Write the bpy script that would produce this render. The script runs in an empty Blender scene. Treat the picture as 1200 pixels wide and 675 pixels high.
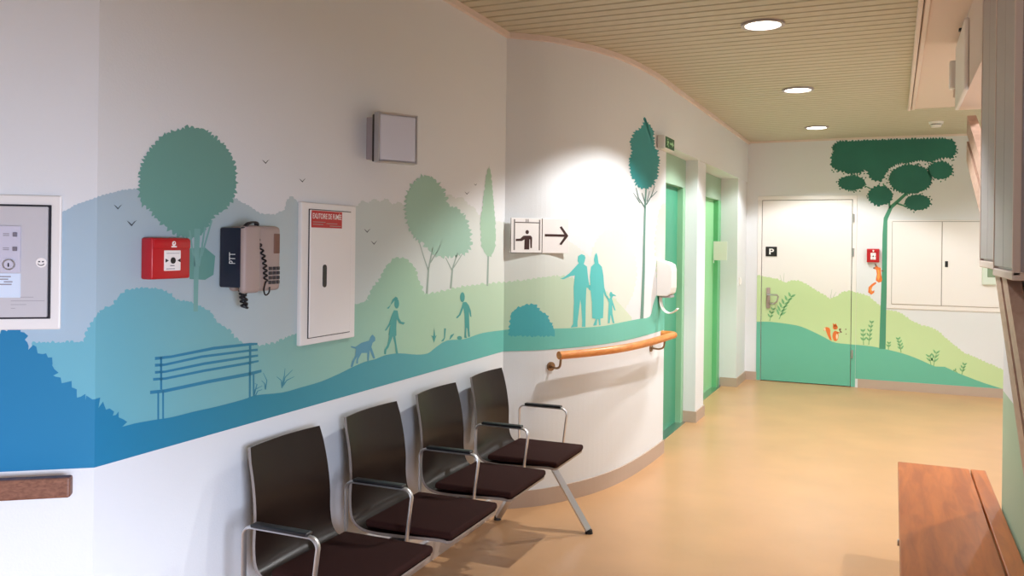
import bpy, bmesh, math, random
from mathutils import Vector, Matrix
random.seed(7)
C = bpy.context.scene.collection
PI = math.pi
# ------------------------------------------------------------------ camera model (survey of the place)
F = 1000.0; CX = 600.0; Y0 = 286.6; ROLL = .012; YAW = math.radians(24.1); H = 1.5
CZ = 2.70                                                   # ceiling height
def ray(x, y):
    dx = x-CX; dy = y-Y0; c, s = math.cos(ROLL), math.sin(ROLL)
    a = dx*c+dy*s; b = -dx*s+dy*c
    c, s = math.cos(YAW), math.sin(YAW)
    return Vector((a/F*c-s, a/F*s+c, -b/F))

# ------------------------------------------------------------------ materials
def lin(v):
    v /= 255.0
    return v/12.92 if v <= .04045 else ((v+.055)/1.055)**2.4
def rgb(c): return (lin(c[0]), lin(c[1]), lin(c[2]), 1)
def mat(name, col, rough=.55, metal=0, var=0, vscale=8, bump=0, bscale=200, emit=0, stretch=None, spec=None, coat=0):
    m = bpy.data.materials.new(name); m.use_nodes = True
    nt = m.node_tree; b = nt.nodes['Principled BSDF']
    b.inputs['Base Color'].default_value = rgb(col)
    b.inputs['Roughness'].default_value = rough; b.inputs['Metallic'].default_value = metal
    if spec is not None: b.inputs['Specular IOR Level'].default_value = spec
    if coat: b.inputs['Coat Weight'].default_value = coat; b.inputs['Coat Roughness'].default_value = .2
    if var or bump:
        tc = nt.nodes.new('ShaderNodeTexCoord'); src = tc.outputs['Object']
        if stretch:
            mp = nt.nodes.new('ShaderNodeMapping'); mp.inputs['Scale'].default_value = stretch
            nt.links.new(src, mp.inputs['Vector']); src = mp.outputs['Vector']
    if var:
        n = nt.nodes.new('ShaderNodeTexNoise'); n.inputs['Scale'].default_value = vscale; n.inputs['Detail'].default_value = 4
        nt.links.new(src, n.inputs['Vector'])
        r = nt.nodes.new('ShaderNodeValToRGB')
        lo = [max(0, v*(1-var)) for v in col]; hi = [min(255, v*(1+var)) for v in col]
        r.color_ramp.elements[0].position = .3; r.color_ramp.elements[1].position = .7
        r.color_ramp.elements[0].color = rgb(lo); r.color_ramp.elements[1].color = rgb(hi)
        nt.links.new(n.outputs['Fac'], r.inputs['Fac']); nt.links.new(r.outputs['Color'], b.inputs['Base Color'])
    if bump:
        n2 = nt.nodes.new('ShaderNodeTexNoise'); n2.inputs['Scale'].default_value = bscale
        nt.links.new(src, n2.inputs['Vector'])
        bp = nt.nodes.new('ShaderNodeBump'); bp.inputs['Strength'].default_value = bump; bp.inputs['Distance'].default_value = .002
        nt.links.new(n2.outputs['Fac'], bp.inputs['Height']); nt.links.new(bp.outputs['Normal'], b.inputs['Normal'])
    if emit:
        b.inputs['Emission Color'].default_value = rgb(col); b.inputs['Emission Strength'].default_value = emit
    return m
def ramp_mat(name, stops, rough=.6):
    """mural paint whose printed hue runs from blue at the near end to green at the far end of the wall"""
    m = bpy.data.materials.new(name); m.use_nodes = True
    nt = m.node_tree; b = nt.nodes['Principled BSDF']; b.inputs['Roughness'].default_value = rough
    tc = nt.nodes.new('ShaderNodeTexCoord'); sp = nt.nodes.new('ShaderNodeSeparateXYZ')
    nt.links.new(tc.outputs['Object'], sp.inputs['Vector'])
    mr = nt.nodes.new('ShaderNodeMapRange'); mr.inputs['From Min'].default_value = 1.0; mr.inputs['From Max'].default_value = 6.2
    nt.links.new(sp.outputs['Y'], mr.inputs['Value'])
    r = nt.nodes.new('ShaderNodeValToRGB')
    while len(r.color_ramp.elements) < len(stops): r.color_ramp.elements.new(.5)
    for e, (y, c) in zip(r.color_ramp.elements, stops):
        e.position = (y-1.0)/5.2; e.color = rgb(c)
    nt.links.new(mr.outputs['Result'], r.inputs['Fac']); nt.links.new(r.outputs['Color'], b.inputs['Base Color'])
    return m
def wood_mat(name, a, bcol, rough, stretch, scale=6):
    m = mat(name, a, rough); nt = m.node_tree; b = nt.nodes['Principled BSDF']
    tc = nt.nodes.new('ShaderNodeTexCoord'); mp = nt.nodes.new('ShaderNodeMapping'); mp.inputs['Scale'].default_value = stretch
    n = nt.nodes.new('ShaderNodeTexNoise'); n.inputs['Scale'].default_value = scale; n.inputs['Detail'].default_value = 6; n.inputs['Distortion'].default_value = .6
    r = nt.nodes.new('ShaderNodeValToRGB'); r.color_ramp.elements[0].position = .34; r.color_ramp.elements[1].position = .68
    r.color_ramp.elements[0].color = rgb(a); r.color_ramp.elements[1].color = rgb(bcol)
    nt.links.new(tc.outputs['Object'], mp.inputs['Vector']); nt.links.new(mp.outputs['Vector'], n.inputs['Vector'])
    nt.links.new(n.outputs['Fac'], r.inputs['Fac']); nt.links.new(r.outputs['Color'], b.inputs['Base Color'])
    return m

M = {}
M['wall'] = mat('white wall paint', (226,229,232), .7, bump=.25, bscale=160)
M['floor'] = mat('tan vinyl floor', (200,154,110), .32, var=.03, vscale=2.2, spec=.4)
M['base'] = mat('taupe skirting', (186,165,149), .5)
M['slat'] = mat('beige ceiling slats', (196,190,168), .55)
M['slatback'] = mat('ceiling void', (98,84,52), .9)
M['plaster'] = mat('ceiling plaster', (225,208,198), .8)
M['trim'] = mat('ivory trim', (228,212,202), .5)
M['white'] = mat('white enamel', (236,233,230), .4)
M['doorwhite'] = mat('white door paint', (238,234,231), .45)
M['shadowgap'] = mat('dark joint', (60,54,54), .8)
M['hatchline'] = mat('grey joint line', (168,160,156), .8)
M['black'] = mat('black plastic', (24,22,26), .4)
M['blackline'] = mat('black rubber seal', (22,20,34), .6)
M['red'] = mat('red plastic', (186,24,34), .35)
M['redsign'] = mat('red sign', (190,42,42), .5)
M['signwhite'] = mat('sign white', (246,242,240), .5)
M['greyplastic'] = mat('warm grey plastic', (168,150,144), .45)
M['navy'] = mat('navy plastic', (28,28,48), .35)
M['steel'] = mat('brushed steel', (196,194,196), .28, 1)
M['alu'] = mat('aluminium', (205,204,206), .35, .9)
M['brass'] = mat('bronze metal', (150,120,90), .32, .9)
M['shell'] = mat('dark brown laminate', (32,21,17), .3, var=.06, vscale=3, spec=.17)
M['ply'] = mat('pale shell edge', (150,140,134), .4)
M['cushion'] = mat('dark brown upholstery', (54,31,28), .9, spec=.1, bump=.5, bscale=700)
M['rail'] = wood_mat('beech rail', (206,122,52), (226,150,78), .35, (3,3,12), 5)
M['darkrail'] = wood_mat('dark brown rail', (112,72,56), (142,98,78), .45, (14,2,30), 5)
M['bench'] = wood_mat('varnished wood bench', (160,78,22), (192,104,40), .3, (9,1.1,4), 3)
M['slope'] = wood_mat('pale wood board', (178,144,126), (196,164,146), .45, (8,2,8), 4)
M['elevdark'] = mat('teal green lift door', (66,150,118), .45)
M['elevlight'] = mat('pale green lift door', (146,212,154), .45)
M['elevframe'] = mat('grey green lift frame', (138,186,150), .42)
M['elevframe2'] = mat('green lift frame', (104,184,126), .42)
M['transom'] = mat('grey green lift panel', (158,188,164), .45)
M['dado'] = mat('sage dado paint', (176,204,176), .6)
M['panelgrey'] = mat('lavender grey plate', (200,198,214), .5)
M['ink'] = mat('grey ink', (120,116,128), .7)
M['cabgrey'] = mat('pale grey cabinet paint', (198,196,200), .5)
M['faint'] = mat('faint grey ink', (150,147,156), .8)
M['paper'] = mat('pale blue paper', (214,228,246), .8)
M['keys'] = mat('dark keys', (40,34,40), .5)
M['greenglow'] = mat('green exit face', (20,96,50), .5)
M['glowwhite'] = mat('pale green symbol', (176,226,180), .6)
M['lampglass'] = mat('frosted lamp glass', (218,219,228), .3, spec=.6)
M['diffuser'] = mat('lit lamp diffuser', (255,246,228), .5, emit=9)
M['brownink'] = mat('dark brown ink', (58,26,20), .6)
M['greyink'] = mat('mid grey ink', (132,126,126), .6)
M['casegrey'] = mat('grey metal case', (176,168,172), .42, .35)
M['casepale'] = mat('pale grey case', (206,198,200), .5)
M['devgreen'] = mat('green glass window', (128,150,122), .3)
M['devbody'] = mat('pale green plastic', (214,226,212), .5)
M['bluewindow'] = mat('white window frame', (235,236,240), .5)
# mural paints (base tone of the paint itself)
M['p_far'] = ramp_mat('mural far hills', [(1.0,(160,192,220)),(1.9,(170,190,198)),(3.0,(200,211,208)),(4.4,(220,224,219)),(6.2,(228,231,224))])
M['p_pale'] = ramp_mat('mural pale trees', [(1.0,(170,196,200)),(4.4,(222,227,220)),(6.2,(222,228,218))])
M['p_mid'] = ramp_mat('mural mid hills', [(1.0,(112,184,208)),(1.7,(104,174,190)),(2.5,(134,184,174)),(3.4,(164,201,172)),(4.4,(190,215,188)),(5.2,(210,224,200)),(6.2,(214,228,206))])
M['p_front'] = ramp_mat('mural front band', [(1.0,(12,114,174)),(1.7,(20,124,166)),(2.4,(44,134,152)),(3.2,(78,158,166)),(4.3,(104,190,180)),(5.2,(118,200,182)),(6.2,(104,190,168))])
M['p_treeA'] = mat('mural round tree', (106,160,150), .6)
M['p_trunkA'] = mat('mural faint trunk', (122,172,166), .6)
M['p_treeB'] = mat('mural oval tree', (158,196,178), .6)
M['p_cypress'] = mat('mural cypress', (164,198,174), .6)
M['p_trunkB'] = mat('mural thin trunk', (150,170,160), .6)
M['p_treeC'] = mat('mural tall dark tree', (46,148,150), .6)
M['p_trunkC'] = mat('mural grey trunk', (104,146,134), .6)
M['p_twig'] = mat('mural dark twig', (70,110,104), .6)
M['p_bench'] = ramp_mat('mural bench', [(1.0,(30,116,166)),(1.9,(38,126,164)),(2.5,(58,136,150)),(6.2,(58,136,150))])
M['p_kid'] = mat('mural children', (70,156,150), .6)
M['p_dog'] = mat('mural dog', (88,150,172), .6)
M['p_couple'] = mat('mural couple', (92,196,194), .6)
M['p_bush'] = mat('mural teal bush', (72,172,180), .6)
M['p_bird'] = mat('mural bird', (66,76,84), .6)
M['q_light'] = mat('mural light hill', (198,221,166), .6)
M['q_dark'] = mat('mural green hill', (104,184,158), .6)
M['q_crown'] = mat('mural pine crown', (40,114,98), .6, var=.05, vscale=3)
M['q_trunk'] = mat('mural pine trunk', (74,148,118), .6)
M['q_sprig'] = mat('mural green sprig', (122,184,128), .6)
M['q_orange'] = mat('mural orange squirrel', (232,122,56), .6)
M['q_orange2'] = mat('mural amber squirrel', (240,164,78), .6)
M['q_cream'] = mat('mural cream belly', (246,214,176), .6)
M['q_brown'] = mat('mural brown detail', (120,84,70), .6)
M['q_grey'] = mat('mural faint tuft', (206,214,200), .6)

# ------------------------------------------------------------------ mesh helpers
class MB:
    def __init__(s): s.bm = bmesh.new(); s.mats = []; s.cur = 0
    def use(s, m):
        if m not in s.mats: s.mats.append(m)
        s.cur = s.mats.index(m); return s
    def _tag(s, faces):
        for f in faces: f.material_index = s.cur
    def box(s, x0, x1, y0, y1, z0, z1, bev=0, seg=2, mx=None):
        r = bmesh.ops.create_cube(s.bm, size=1); vs = r['verts']
        bmesh.ops.scale(s.bm, verts=vs, vec=(abs(x1-x0), abs(y1-y0), abs(z1-z0)))
        bmesh.ops.translate(s.bm, verts=vs, vec=((x0+x1)/2, (y0+y1)/2, (z0+z1)/2))
        fs = list({f for v in vs for f in v.link_faces}); s._tag(fs)
        if bev:
            es = list({e for v in vs for e in v.link_edges})
            r = bmesh.ops.bevel(s.bm, geom=es, offset=bev, segments=seg, affect='EDGES', profile=.5, material=-1)
            vs = list({v for f in r['faces'] for v in f.verts} | {v for v in vs if v.is_valid})
        if mx is not None: bmesh.ops.transform(s.bm, matrix=mx, verts=[v for v in vs if v.is_valid])
        return s
    def cyl(s, p0, p1, r0, r1=None, n=20, cap=True):
        p0 = Vector(p0); p1 = Vector(p1); r1 = r0 if r1 is None else r1
        z = (p1-p0).normalized(); x = z.orthogonal().normalized(); y = z.cross(x)
        a = [s.bm.verts.new(p0+(x*math.cos(t)+y*math.sin(t))*r0) for t in [2*PI*i/n for i in range(n)]]
        b = [s.bm.verts.new(p1+(x*math.cos(t)+y*math.sin(t))*r1) for t in [2*PI*i/n for i in range(n)]]
        fs = [s.bm.faces.new((a[i], a[(i+1)%n], b[(i+1)%n], b[i])) for i in range(n)]
        if cap: fs += [s.bm.faces.new(a[::-1]), s.bm.faces.new(b)]
        s._tag(fs); return s
    def ring(s, c, r0, r1, z0, z1, n=40):
        pts = [(r0,z0),(r1,z0),(r1,z1),(r0,z1)]; rows = []
        for i in range(n):
            t = 2*PI*i/n
            rows.append([s.bm.verts.new((c[0]+r*math.cos(t), c[1]+r*math.sin(t), z)) for r, z in pts])
        fs = []
        for i in range(n):
            a, b = rows[i], rows[(i+1)%n]
            for j in range(4): fs.append(s.bm.faces.new((a[j], a[(j+1)%4], b[(j+1)%4], b[j])))
        s._tag(fs); return s
    def tube(s, pts, r, n=10, flat=None, cap=True):
        pts = [Vector(p) for p in pts]; rings = []; up = None
        for i, p in enumerate(pts):
            t = (pts[min(i+1, len(pts)-1)]-pts[max(i-1, 0)]).normalized()
            if up is None: up = t.orthogonal().normalized() if flat is None else Vector(flat)
            x = (up-t*up.dot(t)).normalized(); up = x if flat is None else up; y = t.cross(x)
            rx, ry = (r, r) if not isinstance(r, tuple) else r
            rings.append([s.bm.verts.new(p+x*math.cos(a)*rx+y*math.sin(a)*ry) for a in [2*PI*k/n for k in range(n)]])
        fs = []
        for a, b in zip(rings, rings[1:]):
            for k in range(n): fs.append(s.bm.faces.new((a[k], a[(k+1)%n], b[(k+1)%n], b[k])))
        if cap: fs += [s.bm.faces.new(rings[0][::-1]), s.bm.faces.new(rings[-1])]
        s._tag(fs); return s
    def prism(s, poly, fn, d0, d1):
        """2-D outline extruded between two depths; fn(u, v, d) gives the point"""
        a = [s.bm.verts.new(fn(u, v, d0)) for u, v in poly]; b = [s.bm.verts.new(fn(u, v, d1)) for u, v in poly]
        n = len(poly); fs = [s.bm.faces.new((a[i], a[(i+1)%n], b[(i+1)%n], b[i])) for i in range(n)]
        fs += [s.bm.faces.new(a[::-1]), s.bm.faces.new(b)]
        s._tag(fs)
        for f in fs: f.normal_update()
        bmesh.ops.triangulate(s.bm, faces=fs[-2:], ngon_method='EAR_CLIP'); return s
    def done(s, name, parent=None, m=None, smooth=False, loc=None):
        if m is not None and not s.mats: s.mats = [m]
        bmesh.ops.recalc_face_normals(s.bm, faces=s.bm.faces)
        me = bpy.data.meshes.new(name); s.bm.to_mesh(me); s.bm.free()
        for mm in s.mats: me.materials.append(mm)
        if smooth:
            for p in me.polygons: p.use_smooth = True
            try: me.set_sharp_from_angle(angle=math.radians(35))
            except Exception: pass
        o = bpy.data.objects.new(name, me); C.objects.link(o)
        if parent: o.parent = parent
        if loc: o.location = loc
        return o
def tag(o, label, cat, group=None):
    o['label'] = label; o['category'] = cat
    if group: o['group'] = group
    return o
def thing(name, label, cat, loc=(0,0,0), rz=0, group=None):
    o = bpy.data.objects.new(name, None); C.objects.link(o); o.empty_display_size = .05
    o.location = loc; o.rotation_euler = (0, 0, rz); return tag(o, label, cat, group)
def struct(o): o['kind'] = 'structure'; return o
def root(name, loc=(0,0,0), rz=0):
    o = bpy.data.objects.new(name, None); C.objects.link(o); o.location = loc; o.rotation_euler = (0,0,rz); return struct(o)
def copy_tree(o, parent=None):
    c = o.copy(); C.objects.link(c)
    if parent: c.parent = parent
    for ch in list(o.children): copy_tree(ch, c)
    return c
def text_mesh(txt, name, m, parent, x0, x1, z0, z1, y, depth=.0006, vertical=False, bold=.0):
    """lettering as a thin mesh that fills the box x0..x1, z0..z1 on a wall-mounted thing's face (local -y faces out)"""
    cu = bpy.data.curves.new('lettering', 'FONT'); cu.body = txt; cu.extrude = 0; cu.offset = bold; cu.fill_mode = 'FRONT'
    t = bpy.data.objects.new('lettering', cu); C.objects.link(t); bpy.context.view_layer.update()
    me = bpy.data.meshes.new_from_object(t.evaluated_get(bpy.context.evaluated_depsgraph_get()))
    bpy.data.objects.remove(t)
    if vertical:
        for v in me.vertices: v.co = Vector((-v.co.y, v.co.x, 0))
    xs = [v.co.x for v in me.vertices]; ys = [v.co.y for v in me.vertices]
    sx = (x1-x0)/(max(xs)-min(xs)); sy = (z1-z0)/(max(ys)-min(ys))
    for v in me.vertices: v.co = Vector((x0+(v.co.x-min(xs))*sx, y, z0+(v.co.y-min(ys))*sy))
    me.materials.clear(); me.materials.append(m); me.name = name
    o = bpy.data.objects.new(name, me); C.objects.link(o); o.parent = parent
    return o

# ------------------------------------------------------------------ the long left wall as a path
A = Vector((-1.934, 1.62)); B = Vector((-2.015, 4.40))
P0 = A+Vector((-.79, -.61)).normalized()*2.3
ctrl = [(-2.015,4.40),(-1.93,4.475),(-1.835,4.575),(-1.74,4.735),(-1.65,4.94),(-1.585,5.19),(-1.548,5.47),(-1.527,5.79),(-1.518,6.12)]
def catmull(P, k=5):
    P = [Vector(p) for p in P]; out = []
    Q = [P[0]*2-P[1]]+P+[P[-1]*2-P[-2]]
    for i in range(1, len(Q)-2):
        for j in range(k):
            t = j/k; a, b, c, d = Q[i-1], Q[i], Q[i+1], Q[i+2]
            out.append(.5*((2*b)+(c-a)*t+(2*a-5*b+4*c-d)*t*t+(3*b-a-3*c+d)*t**3))
    return out+[P[-1]]
PATH = [P0, A]+catmull(ctrl)
S = [0.0]
for a, b in zip(PATH, PATH[1:]): S.append(S[-1]+(b-a).length)
SA = S[1]; SB = S[2]; SE = S[-1]
def seg_normal(i): d = (PATH[i+1]-PATH[i]).normalized(); return Vector((d.y, -d.x))
def vnormal(i):
    if i == 0: return seg_normal(0)
    if i == len(PATH)-1: return seg_normal(i-1)
    a, b = seg_normal(i-1), seg_normal(i); n = (a+b).normalized(); return n/max(.3, n.dot(a))
VN = [vnormal(i) for i in range(len(PATH))]
def seg_of(s):
    i = 0
    while i < len(PATH)-2 and s > S[i+1]: i += 1
    return i
def wp(s, z, off=0, i=None):
    i = seg_of(s) if i is None else i
    t = (s-S[i])/(S[i+1]-S[i]); p = PATH[i].lerp(PATH[i+1], t); n = VN[i].lerp(VN[i+1], min(1, max(0, t)))
    p = p+n*off; return Vector((p.x, p.y, z))
def onw(px, py, off=0):
    """photo survey point -> (s, z) on the left wall"""
    r = ray(px, py); best = None
    for i in range(len(PATH)-1):
        p = PATH[i]+VN[i]*off; q = PATH[i+1]+VN[i+1]*off; d = q-p
        den = r.x*d.y-r.y*d.x
        if abs(den) < 1e-9: continue
        t = (p.x*d.y-p.y*d.x)/den; u = (p.x*r.y-p.y*r.x)/den
        lo = -3 if i == 0 else -1e-6; hi = 1+1e-6 if i < len(PATH)-2 else 3
        if t > 0 and lo <= u <= hi and (best is None or t < best[0]):
            best = (t, S[i]+u*(S[i+1]-S[i]), H+r.z*t)
    if best is None:                                        # just past the wall's far end
        e = PATH[-1]; t = (e.y)/r.y; return SE+.004*max(0, px-779), H+r.z*t
    return best[1], best[2]
def wall_frame(px, py, off=0):
    """location and turn of a thing on the left wall whose centre stands at a surveyed point"""
    s, z = onw(px, py, off); i = seg_of(s); d = PATH[i+1]-PATH[i]; p = wp(s, z)
    return Vector((p.x, p.y, z)), math.atan2(d.y, d.x), s, z
FARY = 9.95
def onfar(px, py): r = ray(px, py); t = FARY/r.y; return r.x*t, H+r.z*t

# ------------------------------------------------------------------ setting
XR = .42; YB = -3.2; XL = PATH[0].x; YRE = 4.06
m = MB(); m.box(-4.2, 2.3, YB-.2, FARY+.3, -.1, 0); floor = struct(m.done('floor', m=M['floor']))
# left wall solid
def wall_solid(mb, z0, z1, off0, off1, i0=0, i1=None):
    i1 = len(PATH)-1 if i1 is None else i1; rows = []
    for i in range(i0, i1+1):
        a = PATH[i]+VN[i]*off0; b = PATH[i]+VN[i]*off1
        rows.append([mb.bm.verts.new((a.x,a.y,z0)), mb.bm.verts.new((b.x,b.y,z0)), mb.bm.verts.new((b.x,b.y,z1)), mb.bm.verts.new((a.x,a.y,z1))])
    fs = []
    for a, b in zip(rows, rows[1:]):
        for j in range(4): fs.append(mb.bm.faces.new((a[j], a[(j+1)%4], b[(j+1)%4], b[j])))
    fs += [mb.bm.faces.new(rows[0]), mb.bm.faces.new(rows[-1][::-1])]
    mb._tag(fs)
XC = -1.52                                                  # corridor wall plane
O1 = (6.12, 7.29); O2 = (7.63, 9.35); ZL = 2.24
m = MB().use(M['wall']); wall_solid(m, 0, CZ+.02, 0, -.24)
wall_left = struct(m.done('wall_left'))
m = MB().use(M['wall'])
m.box(XC-.28, XC, O1[0], FARY+.1, ZL, CZ+.02)
m.box(XC-.28, XC-.012, O1[1], O2[0], 0, ZL)
m.box(XC-.28, XC-.012, O2[1], FARY+.1, 0, ZL)
wall_corr = struct(m.done('wall_corridor'))
m = MB().use(M['base'])
wall_solid(m, 0, .095, .012, 0)
bb = struct(m.done('baseboard_left'))
m = MB().use(M['base'])
m.box(XC-.14, XC, O1[1]-.012, O2[0]+.012, 0, .095)
m.box(XC-.18, XC, O2[1]-.012, FARY, 0, .095)
struct(m.done('baseboard_corridor'))
m = MB().use(M['trim'])
wall_solid(m, CZ-.03, CZ, .022, 0)
m.box(XC-.004, XC+.02, O1[0], FARY, CZ-.03, CZ); m.box(XC, 2.2, FARY-.02, FARY, CZ-.02, CZ)
struct(m.done('trim_1'))
# far wall, with the door opening
DX0, DX1, DZ = -1.372, -.40, 2.045
m = MB().use(M['wall'])
m.box(-1.9, DX0, FARY, FARY+.15, 0, CZ+.02); m.box(DX1, 2.3, FARY, FARY+.15, 0, CZ+.02); m.box(DX0, DX1, FARY, FARY+.15, DZ, CZ+.02)
m.box(DX0, DX1, FARY+.1, FARY+.15, 0, DZ)
wall_far = struct(m.done('wall_far'))
m = MB().use(M['base']); m.box(DX1+.06, 2.2, FARY-.012, FARY, 0, .095); m.box(XC, DX0-.03, FARY-.012, FARY, 0, .095); struct(m.done('baseboard_far'))
# right wall, header, return, back wall with window
VY0, VY1, VZ0, VZ1 = -1.9, 1.0, .2, 1.5
m = MB().use(M['wall']); m.box(XR, XR+.2, VY1, YRE, .92, CZ+.02); m.box(XR, XR+.2, YB, VY0, .92, CZ+.02); m.box(XR, XR+.2, VY0, VY1, VZ1, CZ+.02)
m.use(M['dado']); m.box(XR, XR+.2, VY1, YRE, 0, .92); m.box(XR, XR+.2, YB, VY0, 0, .92); m.box(XR, XR+.2, VY0, VY1, 0, VZ0)
wall_right = struct(m.done('wall_right'))
m = MB().use(M['plaster']); m.box(.33, .60, YRE+.005, 5.5, 2.30, CZ+.01); struct(m.done('wall_header'))
m = MB().use(M['wall']); m.box(2.1, 2.3, 3.9, FARY+.1, 0, CZ+.02); m.box(XR+.2, 2.3, YRE-.2, YRE, 0, CZ+.02); struct(m.done('wall_recess'))
m = MB().use(M['wall']); m.box(-4.1, XR+.2, YB-.2, YB, 0, CZ+.02); struct(m.done('wall_back'))
m = MB().use(M['wall']); m.box(XL-.25, XL-.02, YB, P0.y+.2, 0, CZ+.02); struct(m.done('wall_side'))
m = MB().use(M['bluewindow'])
for y in (VY0, VY0+.95, VY0+1.9, VY1-.05): m.box(XR+.06, XR+.12, y, y+.05, VZ0, VZ1)
for y in (VY0+.05, VY0+1.0, VY0+1.95):
    for z in (VZ0, VZ1-.05): m.box(XR+.06, XR+.12, y, y+(.9 if y < VY0+1.9 else .85), z, z+.05)
win = struct(m.done('window_1'))
# ceiling: linear metal slats across the corridor, plain plaster strip on the right
m = MB().use(M['slatback']); m.box(-4.2, 2.3, YB-.2, FARY+.2, CZ+.018, CZ+.06)
m.use(M['slat'])
y = YB
PITCH = .1005
y = 4.063-PITCH*80
while y < FARY:
    if y > YB-.1:
        xr = .10 if y < 7.95 else 2.1
        m.box(-4.1, xr, y+.008, min(y+PITCH-.008, FARY), CZ, CZ+.014, .003, 1)
    y += PITCH
ceiling = struct(m.done('ceiling'))
m = MB().use(M['plaster']); m.box(.14, XR+.05, YB, 7.95, CZ-.012, CZ+.016); struct(m.done('ceiling_plain'))
m = MB().use(M['trim']); m.box(.095, .118, YB, 7.97, CZ-.03, CZ+.014, .004, 1); m.box(.124, .150, YB, 7.97, CZ-.022, CZ+.014, .004, 1); m.box(.10, XR, 7.95, 7.97, CZ-.014, CZ+.014)
struct(m.done('trim_2'))

# ------------------------------------------------------------------ mural painting helpers
def jag(pts, amp=1.6, step=4.5, closed=True, seed=1):
    """leafy edge: small lobes along an outline"""
    rnd = random.Random(seed); P = [Vector(p) for p in pts]; out = []
    n = len(P); rng = range(n if closed else n-1)
    for i in rng:
        a, b = P[i], P[(i+1)%n]; d = b-a; L = d.length
        if L < 1e-6: continue
        k = max(1, int(round(L/step))); nn = Vector((d.y, -d.x))/L
        for j in range(k):
            p = a+d*(j/k); out.append(p.copy())
            q = a+d*((j+rnd.uniform(.2, .5))/k); out.append(q+nn*amp*rnd.uniform(.3, 2.5))
            q = a+d*((j+rnd.uniform(.58, .92))/k); out.append(q+nn*amp*rnd.uniform(.1, 2.1))
    if not closed: out.append(P[-1])
    return [tuple(p) for p in out]
def ell(cx, cy, rx, ry, n=24, a0=0): return [(cx+rx*math.cos(2*PI*i/n+a0), cy+ry*math.sin(2*PI*i/n+a0)) for i in range(n)]
def smooth(pts, k=4): return [tuple(p) for p in catmull(pts, k)]
def stroke(pts, w0, w1=None):
    w1 = w0 if w1 is None else w1; P = [Vector(p) for p in pts]; L = []; R = []
    for i, p in enumerate(P):
        t = (P[min(i+1, len(P)-1)]-P[max(i-1, 0)]).normalized(); n = Vector((-t.y, t.x)); w = w0+(w1-w0)*i/(len(P)-1)
        L.append(p+n*w/2); R.append(p-n*w/2)
    return [tuple(p) for p in L+R[::-1]]
def leaf(p, ang, L, w): 
    c, s = math.cos(ang), math.sin(ang)
    return [(p[0]+c*L*t-s*w*o, p[1]+s*L*t+c*w*o) for t, o in ((0,0),(.3,.5),(.65,.42),(1,0),(.65,-.42),(.3,-.5))]
def flat_bm(polys):
    bm = bmesh.new()
    for poly in polys:
        q = []
        for p in poly:
            if not q or (Vector(p)-Vector(q[-1])).length > 1e-5: q.append(p)
        if (Vector(q[0])-Vector(q[-1])).length < 1e-5: q.pop()
        if len(q) < 3: continue
        f = bm.faces.new([bm.verts.new((u, v, 0)) for u, v in q]); f.normal_update()
        bmesh.ops.triangulate(bm, faces=[f], ngon_method='EAR_CLIP')
    return bm
def cut(bm, co, no, clear):
    bmesh.ops.bisect_plane(bm, geom=list(bm.verts)+list(bm.edges)+list(bm.faces), dist=1e-6, plane_co=co, plane_no=no, clear_outer=clear)
LAYER = [0]
def paint(name, polys, m, layer, zmin=None, space='px', parent=None):
    """a painted figure of the mural on the left wall, following the curve"""
    P = [[onw(*p) for p in poly] for poly in polys] if space == 'px' else polys
    bm = flat_bm(P)
    if zmin is not None: cut(bm, (0, zmin, 0), (0, -1, 0), True)
    cut(bm, (SE-.001, 0, 0), (1, 0, 0), True)
    for s in S[1:-1]:
        cut(bm, (s, 0, 0), (1, 0, 0), False)
    off = .00035*layer+.0003
    for v in bm.verts: v.co = wp(v.co.x, v.co.y, off)
    bmesh.ops.recalc_face_normals(bm, faces=bm.faces)
    me = bpy.data.meshes.new(name); bm.to_mesh(me); bm.free(); me.materials.append(m)
    o = bpy.data.objects.new(name, me); C.objects.link(o); o.parent = parent or wall_left; return o
def paint_far(name, polys, m, layer, parent, x0=None, x1=None, zmin=None, zmax=None, y=FARY):
    bm = flat_bm([[onfar(*p) for p in poly] for poly in polys])
    if zmin is not None: cut(bm, (0, zmin, 0), (0, -1, 0), True)
    if zmax is not None: cut(bm, (0, zmax, 0), (0, 1, 0), True)
    if x0 is not None: cut(bm, (x0, 0, 0), (-1, 0, 0), True)
    if x1 is not None: cut(bm, (x1, 0, 0), (1, 0, 0), True)
    for v in bm.verts: v.co = Vector((v.co.x, y-.0004-.00035*layer, v.co.y))
    if not bm.faces: bm.free(); return None
    me = bpy.data.meshes.new(name); bm.to_mesh(me); bm.free(); me.materials.append(m)
    o = bpy.data.objects.new(name, me); C.objects.link(o); o.parent = parent
    return o
def zz(pts, sc, ox, oy): return [(ox+x/sc, oy+y/sc) for x, y in pts]

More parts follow.
